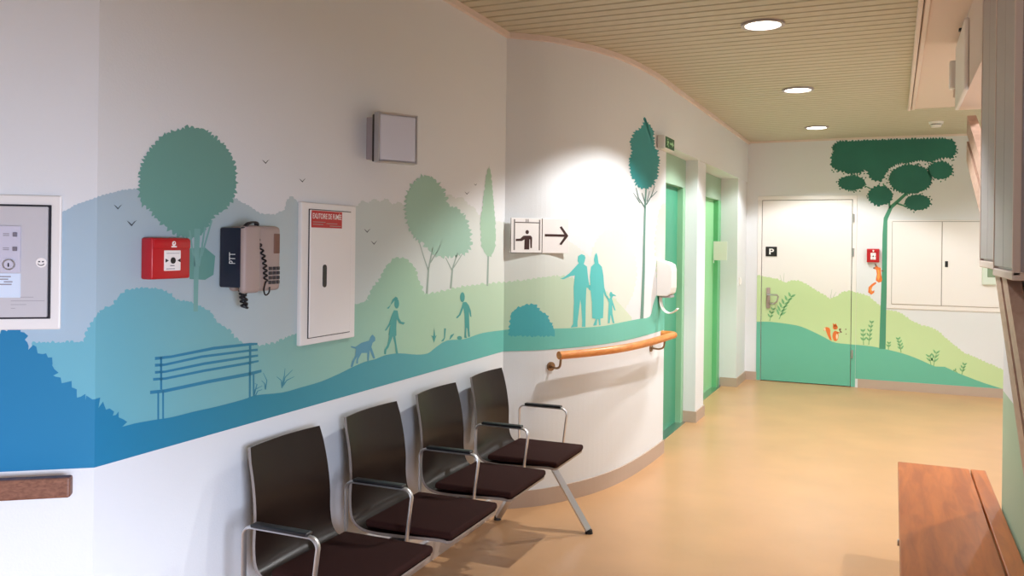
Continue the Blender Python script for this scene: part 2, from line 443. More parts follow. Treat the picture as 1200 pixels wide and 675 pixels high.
# ------------------------------------------------------------------ mural on the left wall
ZB = .894                                                   # straight lower edge of the painting
far_pts = [(68,252),(90,240),(118,230),(145,223),(168,221),(200,222),(250,226),(275,233),(292,242),(305,251),(322,252),(334,246),(336,236),(341,230),(348,236),(350,248),(372,250),(412,246),(420,241),(425,235),(432,239),(438,233),(445,237),(452,233),(460,240),(468,237),(476,243),(484,238),(500,240),(520,232),(526,228),(534,233),(541,231),(548,240),(555,243),(560,252),(572,257),(588,261),(612,265),(640,275),(668,284),(690,300),(700,330),(720,372),(720,400)]
paint('mural_far_hill', [jag(far_pts[:-3], .7, 5, False)+far_pts[-3:]+[(590,430),(330,470),(118,540),(10,545),(10,380),(68,384)]], M['p_far'], 1, ZB)
mid = [(37,402),(70,402),(98,401),(103,388),(112,372),(122,362),(134,357),(140,346),(152,340),(168,338),(186,339),(198,344),(206,352),(222,354),(236,360),(246,366),(254,378),(266,386),(274,396),(286,403),(304,406),(322,403),(336,396),(350,390),(380,380),(404,369),(413,367),(414,358),(432,352),(436,338),(444,330),(452,314),(462,303),(474,303),(484,312),(490,328),(496,346),(515,343),(540,337),(562,334),(588,332),(616,329),(640,325),(662,324),(700,335),(722,352),(740,372),(740,392)]
paint('mural_middle_hill', [jag(mid[:-2], 1.3, 6, False, 3)+mid[-2:]+[(690,420),(588,430),(330,490),(113,555),(37,560)]], M['p_mid'], 2, ZB)
paint('mural_pale_tree', [jag(ell(718,318,27,50), 1, 6, seed=5), stroke([(718,350),(719,378)], 4)], M['p_pale'], 1.5, ZB)
paint('mural_pale_tree', [jag([(768,282),(772,250),(778,238),(786,246),(789,300),(789,352),(775,355),(770,320)], 1, 6, seed=6)], M['p_mid'], 1.6, ZB)
front_bush = [(-25,376),(-12,392),(0,391),(8,388),(16,386),(24,389),(29,398),(33,410),(44,414),(56,419),(61,428),(62,440),(72,449),(84,454),(90,466),(100,469),(108,468),(115,478),(124,480),(132,487),(139,489),(143,500)]
front_top = [(158,496),(180,492),(200,489),(228,482),(255,476),(285,468),(300,463),(330,460),(352,454),(376,447),(398,437.5),(411,431),(427,424),(439,421),(452,416),(468,414),(488,415.5),(501,414),(510.5,407),(523.5,399),(543,397.5),(559,392),(569,389.5),(588,387),(600,386),(651,385),(680,384),(707,382),(729,377.5),(747,374),(761,371),(765,358),(769,346),(775,340),(782,338)]
paint('mural_front_band', [jag(front_bush, 3.6, 10, False, 9)+smooth(front_top, 3)+[(786,420),(680,450),(588,470),(330,540),(113,640),(-25,650)]], M['p_front'], 4, ZB)
# round tree
crown = [(164,225),(165,200),(172,182),(182,170),(190,160),(205,154),(222,150),(240,152),(250,162),(262,170),(270,182),(275,200),(276,216),(272,232),(262,246),(250,252),(244,262),(238,272),(226,278),(212,276),(196,266),(184,256),(176,244),(166,238)]
paint('mural_round_tree', [jag(crown[::-1], -2.0, 5.5, seed=2)], M['p_treeA'], 3)
paint('mural_round_tree_trunk', [stroke([(231,268),(230,300),(229,365)], 7, 5), stroke([(222,270),(228,312)], 2), stroke([(240,266),(233,312)], 2), stroke([(248,258),(236,300)], 2)], M['p_trunkA'], 3.5)
paint('mural_round_tree_shrub', [[(222,291),(240,290),(252,300),(250,322),(240,328),(222,327)]], M['p_treeA'], 3)
# oval trees and cypress
paint('mural_oval_tree', [jag([(476,243),(477,228),(484,216),(492,209),(500,206),(508,210),(517,221),(522,236),(523,252),(520,268),(512,280),(506,286),(494,283),(484,275),(478,262)][::-1], -2.0, 5, seed=4)], M['p_treeB'], 4)
paint('mural_oval_tree', [jag([(500,262),(510,248),(522,241),(536,245),(545,257),(550,272),(550,288),(545,296),(532,299),(516,300),(505,295),(498,285)][::-1], -2.0, 5, seed=8)], M['p_treeB'], 3)
paint('mural_tree_trunks', [stroke([(500,344),(502,315),(507,290)], 2.4, 1.4), stroke([(502,318),(496,300),(490,280)], 1.6, .8), stroke([(504,308),(514,292),(518,280)], 1.4, .8), stroke([(528,338),(530,315),(536,296)], 2.2, 1.2), stroke([(530,318),(522,302)], 1.3, .8), stroke([(531,314),(542,297)], 1.2, .8)], M['p_trunkB'], 3)
paint('mural_cypress', [jag([(573,192),(569,206),(566,230),(562,262),(563,288),(570,301),(576,301),(581,288),(581,262),(578,230),(576,206)], .5, 6, seed=3)], M['p_cypress'], 3)
paint('mural_cypress_trunk', [stroke([(572,300),(571,335)], 2)], M['p_trunkB'], 2)
# tall dark tree on the curve
paint('mural_tall_tree', [jag([(755,137),(751,147),(741,155),(737,166),(739,178),(735,190),(738,206),(744,218),(756,224),(767,218),(772,206),(774,188),(772,176),(768,172),(767,154),(762,146)], 1.4, 4, seed=12)], M['p_treeC'], 4)
paint('mural_tall_tree_trunk', [stroke([(752,374),(754,320),(755,270),(756,236),(757,220)], 3.6, 1.6)], M['p_trunkC'], 3)
paint('mural_tall_tree_twigs', [stroke([(756,244),(748,232),(745,220)], 1.4, .7), stroke([(756,238),(752,226)], 1.2, .7), stroke([(757,240),(763,230),(767,218)], 1.4, .7), stroke([(758,236),(761,224)], 1.1, .7), stroke([(750,238),(742,226)], 1, .6), stroke([(762,232),(770,224)], 1, .6)], M['p_twig'], 3)
# bench painted on the wall
sc, ox, oy = 5.627, 165, 380
slats = [zz(q, sc, ox, oy) for q in ([(92,215),(200,205),(480,148),(720,122),(768,122),(768,136),(720,140),(480,168),(200,222),(92,236)], [(92,260),(160,258),(400,205),(720,165),(770,160),(770,176),(720,180),(400,222),(160,274),(92,280)], [(92,308),(160,305),(420,250),(720,205),(772,199),(772,213),(720,221),(420,268),(160,320),(92,326)], [(80,354),(160,350),(420,297),(720,245),(776,236),(776,248),(720,262),(420,314),(160,366),(80,372)], [(60,438),(160,428),(440,368),(720,315),(795,298),(795,316),(720,338),(440,390),(160,450),(60,460)])]
posts = [zz(q, sc, ox, oy) for q in ([(126,212),(140,212),(140,430),(126,430)], [(108,445),(120,445),(120,628),(108,628)], [(140,440),(152,440),(152,622),(140,622)], [(712,140),(728,140),(724,490),(711,490)], [(736,330),(748,326),(748,480),(738,482)])]
paint('mural_park_bench', slats+posts, M['p_bench'], 3)
tuft = [stroke(zz(q, sc, ox, oy), 1.6, .5) for q in ([(745,480),(752,430),(800,405)], [(745,490),(770,440),(800,430)], [(745,470),(765,395),(750,390)], [(820,430),(830,370),(806,320)], [(930,420),(925,370),(895,345)], [(935,410),(950,350),(1000,300)], [(940,400),(960,370),(1010,345)], [(930,400),(945,340),(950,290)], [(820,425),(815,390),(795,370)])]
paint('mural_grass_tuft', tuft, M['p_bench'], 3)
# children and dog
sc, ox, oy = 6.14, 390, 330
Z = lambda q: zz(q, sc, ox, oy)
paint('mural_girl', [Z(ell(458,158,17,36)), Z([(450,108),(468,118),(440,140),(418,165),(400,195),(386,192),(412,170),(428,128)]), Z([(438,205),(464,208),(474,262),(490,288),(518,294),(505,310),(476,298),(458,270),(455,330),(456,388),(448,392),(456,450),(468,516),(452,520),(446,455),(430,392),(412,440),(398,475),(384,492),(380,524),(368,520),(370,490),(390,455),(404,390),(400,380),(412,310),(382,352),(372,352),(402,300),(424,235)])], M['p_kid'], 5)
paint('mural_boy', [Z(ell(931,112,17,36)), Z([(934,148),(958,146),(978,172),(992,210),(996,256),(986,250),(978,215),(980,290),(982,350),(986,396),(972,398),(966,340),(960,330),(958,380),(962,406),(944,404),(948,340),(946,240),(938,190),(918,240),(894,264),(884,260),(906,236),(924,184)])], M['p_kid'], 5)
paint('mural_dog', [Z([(130,463),(160,470),(205,440),(258,425),(272,392),(284,380),(302,400),(304,424),(284,440),(276,470),(304,552),(288,552),(264,492),(256,572),(246,568),(246,512),(205,514),(180,560),(180,590),(166,588),(172,540),(156,566),(140,616),(126,612),(136,576),(160,530),(164,484),(128,472)])], M['p_dog'], 5)
paint('mural_seedlings', [Z(q) for q in ([(726,440),(716,400),(704,388),(722,392),(728,335),(736,392),(746,385),(736,410)], [(776,430),(798,405),(800,335),(812,338),(806,405),(794,428)], [(836,418),(846,385),(872,372),(866,386),(846,412)])]+[Z(ell(910,405,18,14))], M['p_kid'], 5)
# couple with child and bush, on the curve
sc, ox, oy = 5.63, 640, 280
paint('mural_man', [Z([(90,262),(110,256),(150,228),(195,180),(214,160),(206,145),(210,112),(232,100),(252,108),(258,124),(252,150),(246,166),(268,182),(275,250),(286,322),(264,322),(260,440),(258,560),(258,580),(234,580),(236,545),(230,440),(224,400),(214,480),(206,545),(206,580),(160,584),(176,560),(182,420),(180,318),(188,240),(160,246),(112,266)])], M['p_couple'], 5)
paint('mural_woman', [Z([(331,90),(339,118),(344,160),(366,184),(376,240),(382,320),(398,372),(408,382),(400,392),(384,372),(378,350),(378,430),(374,522),(356,526),(358,568),(348,570),(342,530),(336,530),(332,570),(308,572),(326,528),(302,522),(300,420),(292,342),(276,330),(280,300),(290,306),(287,250),(294,184),(318,162),(314,138),(320,105)])], M['p_couple'], 5)
paint('mural_child', [Z(ell(426,366,10,17)), Z([(436,362),(452,368),(462,378),(440,376),(432,392),(440,420),(458,474),(448,470),(434,436),(436,492),(446,540),(450,556),(438,556),(424,500),(418,556),(406,556),(408,492),(412,420),(400,392),(394,380),(404,384),(416,394)])], M['p_couple'], 5)
paint('mural_teal_bush', [jag([(596,393),(598,380),(599,368),(605,362),(614,358),(626,357),(632,364),(640,369),(644,377),(649,386),(650,393)][::-1], -1.0, 5, seed=15)], M['p_bush'], 5)
def bird(x, y, w): return [(x-w,y-w*.45),(x-w*.45,y-w*.1),(x,y+w*.35),(x+w*.45,y-w*.15),(x+w,y-w*.5),(x+w*.5,y+.05*w),(x,y+w*.7),(x-w*.5,y+.12*w)]
for x, y, w in ((138,242,5),(154,261,6),(311,189,4.5),(354,211,4),(438,284,4),(547,226,3),(557,216,2.2),(430,270,4)): paint('mural_bird', [bird(x, y, w)], M['p_bird'], 5)

# ------------------------------------------------------------------ far door and far mural
door = root('door_1', (0,0,0))
m = MB().use(M['doorwhite'])
for x0, x1, z0, z1 in ((DX0-.035,DX0+.01,0,DZ-.01),(DX1-.01,DX1+.035,0,DZ-.01),(DX0-.035,DX1+.035,DZ-.01,DZ+.035)): m.box(x0,x1,FARY-.008,FARY+.06,z0,z1,.003,1)
m.done('door_frame', door)
m = MB().use(M['doorwhite']); m.box(DX0+.016, DX1-.016, FARY+.0, FARY+.045, .008, DZ-.016, .002, 1); leafp = m.done('door_leaf', door)
m = MB().use(M['shadowgap']); m.box(DX0+.008, DX1-.008, FARY+.03, FARY+.06, .0, DZ-.008); m.done('door_joint', door)
m = MB().use(M['steel'])
for z in (1.83, 1.46, .36): m.cyl((DX1+.0, FARY-.012, z-.045), (DX1+.0, FARY-.012, z+.045), .011, n=12)
m.done('hinge', door)
m = MB().use(M['greyplastic']); x, z0 = onfar(900, 361); z1 = onfar(900, 337)[1]
m.box(x-.018, x+.022, FARY-.016, FARY-.002, z0, z1, .004)
m.use(M['steel']); zz0 = onfar(900, 345)[1]
m.tube([(x, FARY-.01, zz0), (x, FARY-.05, zz0), (x+.03, FARY-.06, zz0), (x+.105, FARY-.06, zz0), (x+.115, FARY-.055, zz0-.02), (x+.10, FARY-.055, zz0-.075), (x+.07, FARY-.055, zz0-.10), (x+.03, FARY-.03, zz0-.10), (x+.02, FARY-.012, zz0-.10)], .009)
m.done('door_handle', door, smooth=True)
x0, z1 = onfar(897.5, 289); x1, z0 = onfar(910.5, 300.5)
m = MB().use(M['black']); m.box(x0, x1, FARY-.006, FARY-.001, z0, z1); pl = m.done('parking_plate', door)
text_mesh('P', 'parking_letter', M['signwhite'], pl, x0+.038, x1-.032, z0+.022, z1-.022, FARY-.0066, bold=.02)
light_hill = zz([(50,353),(72,356),(100,362),(125,371),(142,366),(158,367),(175,376),(200,392),(230,410),(250,402),(262,393),(280,391),(300,397),(322,403),(342,420),(360,435),(382,439),(400,445),(425,462),(450,474),(470,478),(492,490),(512,508),(530,523),(552,540),(580,551),(612,566),(650,582),(690,600)], 2.044, 860, 150)
dark_hill = zz([(50,464),(85,464),(112,467),(140,471),(162,476),(190,488),(220,503),(236,512),(255,516),(290,519),(330,523),(355,528),(390,536),(420,545),(450,557),(482,571),(505,572),(530,584),(560,596),(600,611),(648,626),(690,640)], 2.044, 860, 150)
lh = jag(light_hill, .7, 4, False, 21)+[(1200,520),(880,520)]; dh = smooth(dark_hill, 2)+[(1200,520),(880,520)]
YD = FARY
for nm, poly, mt, ly in (('mural_light_hill', lh, M['q_light'], 1), ('mural_green_hill', dh, M['q_dark'], 2)):
    paint_far(nm, [poly], mt, ly, wall_far, x0=DX1+.036, zmin=.095)
    paint_far(nm, [poly], mt, ly, leafp, x0=DX0+.017, x1=DX1-.017, zmin=.009)
    paint_far(nm, [poly], mt, ly, door, x0=DX0-.034, x1=DX0+.010, zmin=.005, y=FARY-.008)
    paint_far(nm, [poly], mt, ly, door, x0=DX1-.010, x1=DX1+.034, zmin=.005, y=FARY-.008)
sc = 6.135; Z = lambda q: zz(q, sc, 960, 150)
top = Z([(140,100),(400,90),(700,82),(920,80),(960,95),(985,140),(975,180),(950,215),(905,208),(860,215),(800,245),(770,238),(735,225),(690,235),(650,246),(615,252),(596,246),(560,254),(530,270),(500,290),(480,322),(452,368),(425,378),(395,375),(360,342),(345,295),(318,300),(285,322),(200,325),(180,310),(130,298),(90,272),(92,200),(110,165),(96,138)])
rl = random.Random(4); loose = []
for cx, cy, rx, ry, n_ in ((235,395,112,62,9),(440,486,100,80,8),(655,368,166,114,12),(870,305,100,74,9),(706,535,104,66,9),(110,220,50,95,8),(960,160,40,70,7),(700,245,90,18,7),(250,325,80,18,6)):
    for k_ in range(n_):
        a_ = rl.uniform(0, 2*PI); loose.append(leaf((960+(cx+rx*math.cos(a_))/sc, 150+(cy+ry*math.sin(a_))/sc), rl.uniform(0, 6.28), 2.4, 1.6))
paint_far('mural_pine_leaves', loose, M['q_crown'], 3, wall_far, zmax=CZ-.021)
paint_far('mural_pine_crown', [jag(top[::-1], -1.3, 3.6, seed=31)]+[jag(ell(960+cx/sc, 150+cy/sc, rx/sc, ry/sc, 20)[::-1], -1.1, 3.2, seed=int(cx)) for cx, cy, rx, ry in ((235,395,95,50),(440,486,86,66),(655,368,152,102),(870,305,86,60),(706,535,90,54))], M['q_crown'], 3, wall_far, zmax=CZ-.021)
paint_far('mural_pine_trunk', [stroke([(1034,409),(1035,370),(1036.5,320),(1037,275),(1038,256),(1044,243),(1052,236),(1063,226)], 7.5, 3.2), stroke([(1043,244),(1041,232),(1035,215)], 2.6, 1.6), stroke([(1050,238),(1062,242),(1076,245)], 2, 1.2), stroke([(1041,238),(1022,222),(1012,217)], 1.6, 1), stroke([(1062,228),(1080,215)], 1.6, 1)], M['q_trunk'], 2.4, wall_far)
def sprig(x, y, h, lean, n, L, w):
    out = [stroke([(x,y),(x+lean*.4,y-h*.5),(x+lean,y-h)], 1.0, .5)]
    for i in range(n):
        t = (i+1)/(n+.5); p = (x+lean*t*t, y-h*t)
        for sg in (-1, 1): out.append(leaf(p, -PI/2+sg*.75+lean/h*.6, L*(1-.35*t), w))
    return out
paint_far('mural_fern', sprig(913,374,28,16,6,10,2.6)+sprig(902,376,15,5,3,6,2), M['q_sprig'], 3, leafp)
paint_far('mural_sprig', sprig(1012,404,18,-1,3,6,2.2)+sprig(1018,404,28,4,5,6,2.0), M['q_sprig'], 3, wall_far)
paint_far('mural_sprig', sprig(1041,410,9,1,2,5,2)+sprig(1056,413,17,-4,4,6,2.2), M['q_sprig'], 3, wall_far)
paint_far('mural_sprig', sprig(1094,429,17,4,3,9,2.0)+sprig(1091,428,12,-3,2,8,2.0), M['q_sprig'], 3, wall_far)
paint_far('mural_sprig', sprig(1127,439,13,4,3,6,2.0)+sprig(1122,437,4,-5,1,4,1.6), M['q_sprig'], 3, wall_far)
paint_far('mural_faint_tuft', [stroke([(917,333),(914,322)], 1, .5), stroke([(918,333),(919,320)], 1, .5), stroke([(973,350),(975,339)], 1, .5), stroke([(976,349),(980,342)], 1, .5)], M['q_grey'], 0.2, leafp)
Z = lambda q: zz(q, 13.5, 955, 370)
paint_far('mural_squirrel', [Z([(150,188),(185,178),(228,192),(246,230),(244,290),(258,350),(268,392),(236,380),(205,320),(186,270),(172,230),(140,240)]), Z(ell(325,320,48,82)), Z(ell(322,186,40,34)), Z([(286,170),(284,112),(308,138),(330,120),(356,168)]), Z([(350,250),(392,262),(390,276),(350,280)])], M['q_orange'], 4, leafp)
paint_far('mural_squirrel_belly', [Z(ell(348,330,16,44)), Z([(140,195),(165,188),(172,228),(150,240)])], M['q_cream'], 5, leafp)
paint_far('mural_squirrel_nut', [Z([(376,210),(410,200),(416,222),(398,226),(430,262),(404,272)]), Z(ell(488,215,9,9)), Z(ell(494,290,8,8)), Z(ell(318,196,8,7))], M['q_brown'], 5, leafp)
Z = lambda q: zz(q, 8.44, 1000, 280)
paint_far('mural_climbing_squirrel', [Z([(228,258),(248,280),(272,285),(274,345),(286,400),(278,424),(250,432),(222,410),(232,350),(226,305),(198,292),(214,276)]), Z([(222,424),(186,444),(152,476),(146,528),(178,552),(206,530),(206,505),(192,520),(178,505),(190,470),(228,440)])], M['q_orange'], 4, wall_far)
paint_far('mural_squirrel_belly', [Z([(236,300),(258,310),(262,380),(246,410),(236,380),(244,340)]), Z([(164,500),(172,480),(184,470),(176,505),(186,528),(172,530)])], M['q_orange2'], 5, wall_far)
paint_far('mural_squirrel_paws', [Z([(210,243),(226,252),(232,272),(218,268)]), Z(ell(205,288,10,7)), Z(ell(288,316,12,7))], M['q_brown'], 5, wall_far)
# flush two-leaf hatch
hx0, hz1 = onfar(1046, 260); hx1, hz0 = onfar(1103, 358); hx2 = .98
m = MB().use(M['doorwhite'])
m.box(hx0-.05, hx2+.03, FARY-.010, FARY+.01, hz0-.05, hz1+.02, .003, 1)
cab = tag(m.done('wall_hatch'), 'white flush two-leaf service hatch in the far wall beside the painted pine', 'hatch')
m = MB().use(M['doorwhite']); m.box(hx0, hx1-.004, FARY-.018, FARY-.008, hz0, hz1, .002, 1); m.done('hatch_leaf', cab)
m = MB().use(M['doorwhite']); m.box(hx1+.004, hx2, FARY-.018, FARY-.008, hz0+.0, hz1+.0, .002, 1); lf = m.done('hatch_leaf', cab)
x, z0 = onfar(1109, 313); z1 = onfar(1109, 306)[1]
m = MB().use(M['black']); m.box(x-.014, x+.014, FARY-.024, FARY-.016, z0, z1, .003, 1); m.done('lock', lf)
m = MB().use(M['hatchline']); m.box(hx0-.005, hx0, FARY-.0115, FARY-.009, hz0, hz1); m.box(hx1-.004, hx1+.004, FARY-.0115, FARY-.009, hz0, hz1); m.box(hx0, hx2, FARY-.0115, FARY-.009, hz1, hz1+.006); m.box(hx0, hx2, FARY-.0115, FARY-.009, hz0-.005, hz0); m.done('hatch_joint', cab)

# ------------------------------------------------------------------ lift entrances
def lift(name, y0, y1, X, leafm, framem, jamb):
    r = root(name); 
    m = MB().use(framem); m.box(X-.10, X, y0, y0+jamb, 0, 2.0, .003, 1); m.box(X-.10, X, y1-jamb, y1-.002, 0, 2.0, .003, 1); m.done('door_frame', r)
    m = MB().use(M['transom']); m.box(X-.10, X, y0, y1-.002, 2.0, ZL-.001, .003, 1); m.done('door_header', r)
    ym = y0+(y1-y0)*.46 if name == 'door_2' else y0+(y1-y0)*.35
    m = MB().use(leafm); m.box(X-.085, X-.06, y0+jamb, ym-.006, .005, 2.0); m.done('door_leaf', r)
    m = MB().use(leafm); m.box(X-.085, X-.05, ym+.006, y1-jamb, .005, 2.0); m.done('door_leaf', r)
    m = MB().use(M['shadowgap']); m.box(X-.095, X-.088, y0+.02, y1-.02, 0, 2.0); m.done('door_joint', r)
    m = MB().use(M['steel']); m.box(X-.09, X+.03, y0+.02, y1-.02, 0, .004); m.done('door_sill', r)
    return r
lift('door_2', O1[0], O1[1], XC-.115, M['elevdark'], M['elevframe'], .085)
lift('door_3', O2[0], O2[1], XC-.19, M['elevlight'], M['elevframe2'], .15)
m = MB().use(M['wall']); m.box(XC-.36, XC-.285, O1[0]-.3, O2[1]+.1, 0, CZ); struct(m.done('wall_shaft'))

# ------------------------------------------------------------------ left wall fixtures
MURAL_RZ = math.atan2((B-A).y, (B-A).x); LEFT_RZ = math.atan2((A-P0).y, (A-P0).x)
def extents(px0, py0, px1, py1, off=0):
    s0, z1 = onw(px0, py0, off); s1, z0 = onw(px1, py1, off); return s0, s1, z0, z1
# control cabinet
s0, s1 = onw(-70, 300)[0], onw(73, 300)[0]; z1 = onw(40, 229)[1]; z0 = onw(40, 386)[1]
p = wp((s0+s1)/2, z0); w = (s1-s0)/2; h = z1-z0
cabn = thing('control_cabinet', 'white wall control cabinet with black-edged door and key panel above the blue bush', 'cabinet', p, LEFT_RZ)
m = MB().use(M['white']); m.box(-w, w, -.012, 0, 0, h, .004); m.done('cabinet_frame', cabn)
def lx(px, py=300): return onw(px, py)[0]-(s0+s1)/2
def lz(px, py): return onw(px, py)[1]-z0
dz1 = lz(55, 240.5); dz0 = lz(55, 373); dx1 = lx(61.5)
m = MB().use(M['blackline']); m.box(-w+.03, dx1, -.016, -.011, dz0, dz1, .001, 1); m.done('door_seal', cabn)
m = MB().use(M['white']); m.use(M['cabgrey']); m.box(-w+.034, dx1-.006, -.024, -.014, dz0+.005, dz1-.005, .002, 1); cd = m.done('cabinet_door', cabn)
m = MB().use(M['panelgrey']); m.box(-w+.07, lx(28), -.030, -.022, lz(20,319), lz(20,265), .001, 1); kp = m.done('key_panel', cd)
for yy in (275, 291.5):
    m = MB().use(M['ink']); m.box(lx(19.5), lx(24.5), -.034, -.029, lz(22,yy+2.5), lz(22,yy-2.5), .001, 1); m.done('panel_button', kp)
    m = MB().use(M['faint'])
    for q_ in (-1, 1): m.box(lx(8), lx(15), -.0306, -.029, lz(12,yy+q_+.5), lz(12,yy+q_-.5))
    m.done('panel_marking', kp)
cx_, cz_ = lx(15.5), lz(15, 309.5)
m = MB().use(M['steel']); m.cyl((cx_, -.034, cz_), (cx_, -.028, cz_), .0145, n=28); m.use(M['panelgrey']); m.cyl((cx_, -.036, cz_), (cx_, -.033, cz_), .011, n=24); m.use(M['black']); m.box(cx_-.0014, cx_+.0014, -.0375, -.035, cz_-.006, cz_+.004)
m.done('key_switch', kp)
m = MB().use(M['paper']); m.box(-w+.07, lx(28), -.0265, -.0235, lz(20,348), lz(20,320)); m.use(M['faint'])
for i, (a, b) in enumerate(((0,17),(0,14),(9,19),(2,18))): m.box(lx(a), lx(b), -.0270, -.0262, lz(10,324.4+i*3), lz(10,323+i*3))
m.done('paper_notice', cd)
m = MB().use(M['faint'])
for i, (a, b) in enumerate(((19,43),(17,56),(17,35),(17,22))): m.box(lx(a), lx(b), -.0246, -.0238, lz(30,347.8+i*4.3), lz(30,347.3+i*4.3))
m.done('door_marking', cd)
cx_, cz_ = lx(52), lz(52, 307.5)
m = MB().use(M['signwhite']); m.cyl((cx_, -.028, cz_), (cx_, -.023, cz_), .0125, n=28)
m.use(M['navy']); 
for sg in (-1, 1): m.box(cx_+sg*.0045-.0022, cx_+sg*.0045+.0022, -.0288, -.0275, cz_+.001, cz_+.0042)
m.tube([(cx_+.0075*math.cos(a), -.0283, cz_-.0005+.0068*math.sin(a)) for a in [PI*(1.1+.8*i/8) for i in range(9)]], .0011, n=6)
m.done('door_lock', cd)
# dark rail on the near wall
sr = onw(101, 568, .07)[0]; zr = onw(101, 569, .07)[1]
p = wp(sr, zr); rail = thing('handrail', 'dark brown flat wooden handrail end under the control cabinet', 'handrail', p, LEFT_RZ)
m = MB().use(M['darkrail']); m.box(-1.9, 0, -.085, -.05, -.026, .026, .006); m.done('rail', rail)
for x in (-.35, -1.4):
    m = MB().use(M['steel']); m.box(x-.02, x+.02, -.05, 0, -.014, .014, .003); m.done('bracket', rail)
# red call point on the mural wall
def call_point(name, label, loc, rz, w, h, d, parts):
    t = thing(name, label, 'fire alarm', loc, rz, 'manual fire alarm call points')
    m = MB().use(M['red']); m.box(-w/2, w/2, -d, 0, -h/2, h/2, .006, 3); m.box(-w/2+.004, w/2-.004, -d-.004, -d+.004, h*.24, h/2-.004, .003, 2); m.done('housing', t, smooth=True)
    m = MB().use(M['signwhite']); m.box(-w*.20, w*.22, -d-.003, -d+.002, -h*.30, h*.20, .002, 2)
    m.use(M['ink']); m.box(-w*.16, w*.18, -d-.0035, -d-.0028, h*.12, h*.13); m.box(-w*.16, w*.06, -d-.0035, -d-.0028, -h*.26, -h*.245); m.box(-w*.06, w*.05, -d-.0035, -d-.0028, -h*.185, -h*.165); m.done('push_plate', t)
    m = MB().use(M['black']); m.cyl((0.01*w,-d-.005,-.05*h), (0.01*w,-d-.0025,-.05*h), w*.062, n=20)
    for sg in (-1, 1): m.prism([(sg*w*.19+.01*w,-.05*h+w*.035), (sg*w*.115+.01*w,-.05*h), (sg*w*.19+.01*w,-.05*h-w*.035)], lambda u, v, dd: Vector((u, dd, v)), -d-.0045, -d-.0025)
    m.done('target_mark', t)
    m = MB().use(M['signwhite']); m.cyl((.02*w, -d-.0055, h*.365), (.02*w, -d-.003, h*.365), h*.058, n=16); m.box(-.04*w, .09*w, -d-.0055, -d-.003, h*.27, h*.305); m.use(M['red']); m.prism([(0, h*.35), (.05*w, h*.38), (.02*w, h*.40)], lambda u, v, dd: Vector((u, dd, v)), -d-.0062, -d-.0054); m.done('flame_mark', t)
    return t
s0, s1, z0, z1 = extents(171, 277, 220.5, 328, .05)
loc, rz, s_, z_ = wall_frame(196, 303, .05); loc = wp(s_, z_)
call_point('call_point', 'red fire alarm call point with white push plate under the painted round tree', loc, MURAL_RZ, (s1-s0)*.92, .118, .042, 1)
x0, z1 = onfar(1016, 291.5); x1, z0 = onfar(1030.5, 307.5)
call_point('call_point', 'small red fire alarm call point above the climbing orange squirrel on far wall', Vector(((x0+x1)/2, FARY, (z0+z1)/2)), 0, x1-x0, z1-z0, .045, 1)
# wall telephone
s0, s1, z0, z1 = extents(256, 262, 323, 341, .06)
p = wp((s0+s1)/2, z0+.0); W = s1-s0; Hh = onw(300,262,.06)[1]-onw(300,342,.06)[1]; p.z = onw(300,342,.06)[1]
ph = thing('wall_telephone', 'grey and navy wall telephone with coiled cord beside the red call point', 'telephone', p, MURAL_RZ)
smid = (s0+s1)/2
def px_(px, off): return onw(px, 300, off)[0]-smid
hx0_, hx1_ = px_(272.5, .098), px_(293, .098); bx0_, bx1_ = px_(295, .05), px_(323.5, .055)
m = MB().use(M['greyplastic']); m.box(bx0_, bx1_, -.055, 0, 0, Hh*.97, .014, 3); m.box(hx0_+.045, bx0_+.03, -.03, 0, .004, Hh*.95, .010, 3); body = m.done('telephone_body', ph, smooth=True)
m = MB().use(M['navy']); m.box(hx0_, hx1_-.004, -.088, -.004, Hh*.08, Hh*.93, .005, 3); hs = m.done('handset', ph, smooth=True)
m = MB().use(M['greyplastic']); m.box(hx0_+.001, hx1_, -.102, -.075, Hh*.0, Hh*.97, .012, 3); m.done('handset_front', hs, smooth=True)
W0 = W; W = 2*max(-hx0_, bx1_)
# lettering runs up the handset's near side
tx = text_mesh('PTT', 'handset_lettering', M['signwhite'], hs, -.012, .012, Hh*.42, Hh*.58, 0, vertical=True)
tx.rotation_euler = (0, 0, -PI/2); tx.location = (hx0_-.0008, -.055, 0)
m = MB().use(M['keys'])
kw = bx1_-bx0_
for r_ in range(4):
    for c_ in range(3): m.box(bx0_+kw*(.45+.17*c_), bx0_+kw*(.57+.17*c_), -.059, -.053, Hh*(.10+.07*r_), Hh*(.15+.07*r_), .001, 1)
m.done('keypad', body)
m = MB().use(M['q_brown']); m.box(bx0_+kw*.66, bx0_+kw*.92, -.0575, -.053, Hh*.56, Hh*.86, .002, 1); m.done('label_window', body)
def coil(pts, r, turns, rw):
    P = [Vector(p) for p in catmull(pts, 10)] ; N = turns*10; out = []
    for i in range(N+1):
        t = i/N*(len(P)-1); k = min(int(t), len(P)-2); q = P[k].lerp(P[k+1], t-k); a = 2*PI*turns*i/N
        out.append(q+Vector((math.cos(a)*r, math.sin(a)*r, 0)))
    return out
m = MB().use(M['black'])
ha = hx0_+.02
m.tube(coil([(ha+.01,-.07,Hh*.09),(ha+.02,-.065,-.01),(ha+.035,-.06,-.05)], 0.010, 6, .003), .0034, n=6)
m.tube(coil([(ha+.035,-.06,-.05),(ha+.045,-.055,-.03),(ha+.045,-.05,.0)], .006, 3, .003), .0026, n=6)
m.tube(coil([(hx0_+.006,-.09,Hh*.92),(hx0_+.03,-.095,Hh*1.0),(hx1_-.01,-.09,Hh*1.0),(hx1_+.012,-.07,Hh*.86),(bx0_+.02,-.062,Hh*.5),(bx0_+.03,-.064,Hh*.15)], .0055, 24, .003), .0032, n=6)
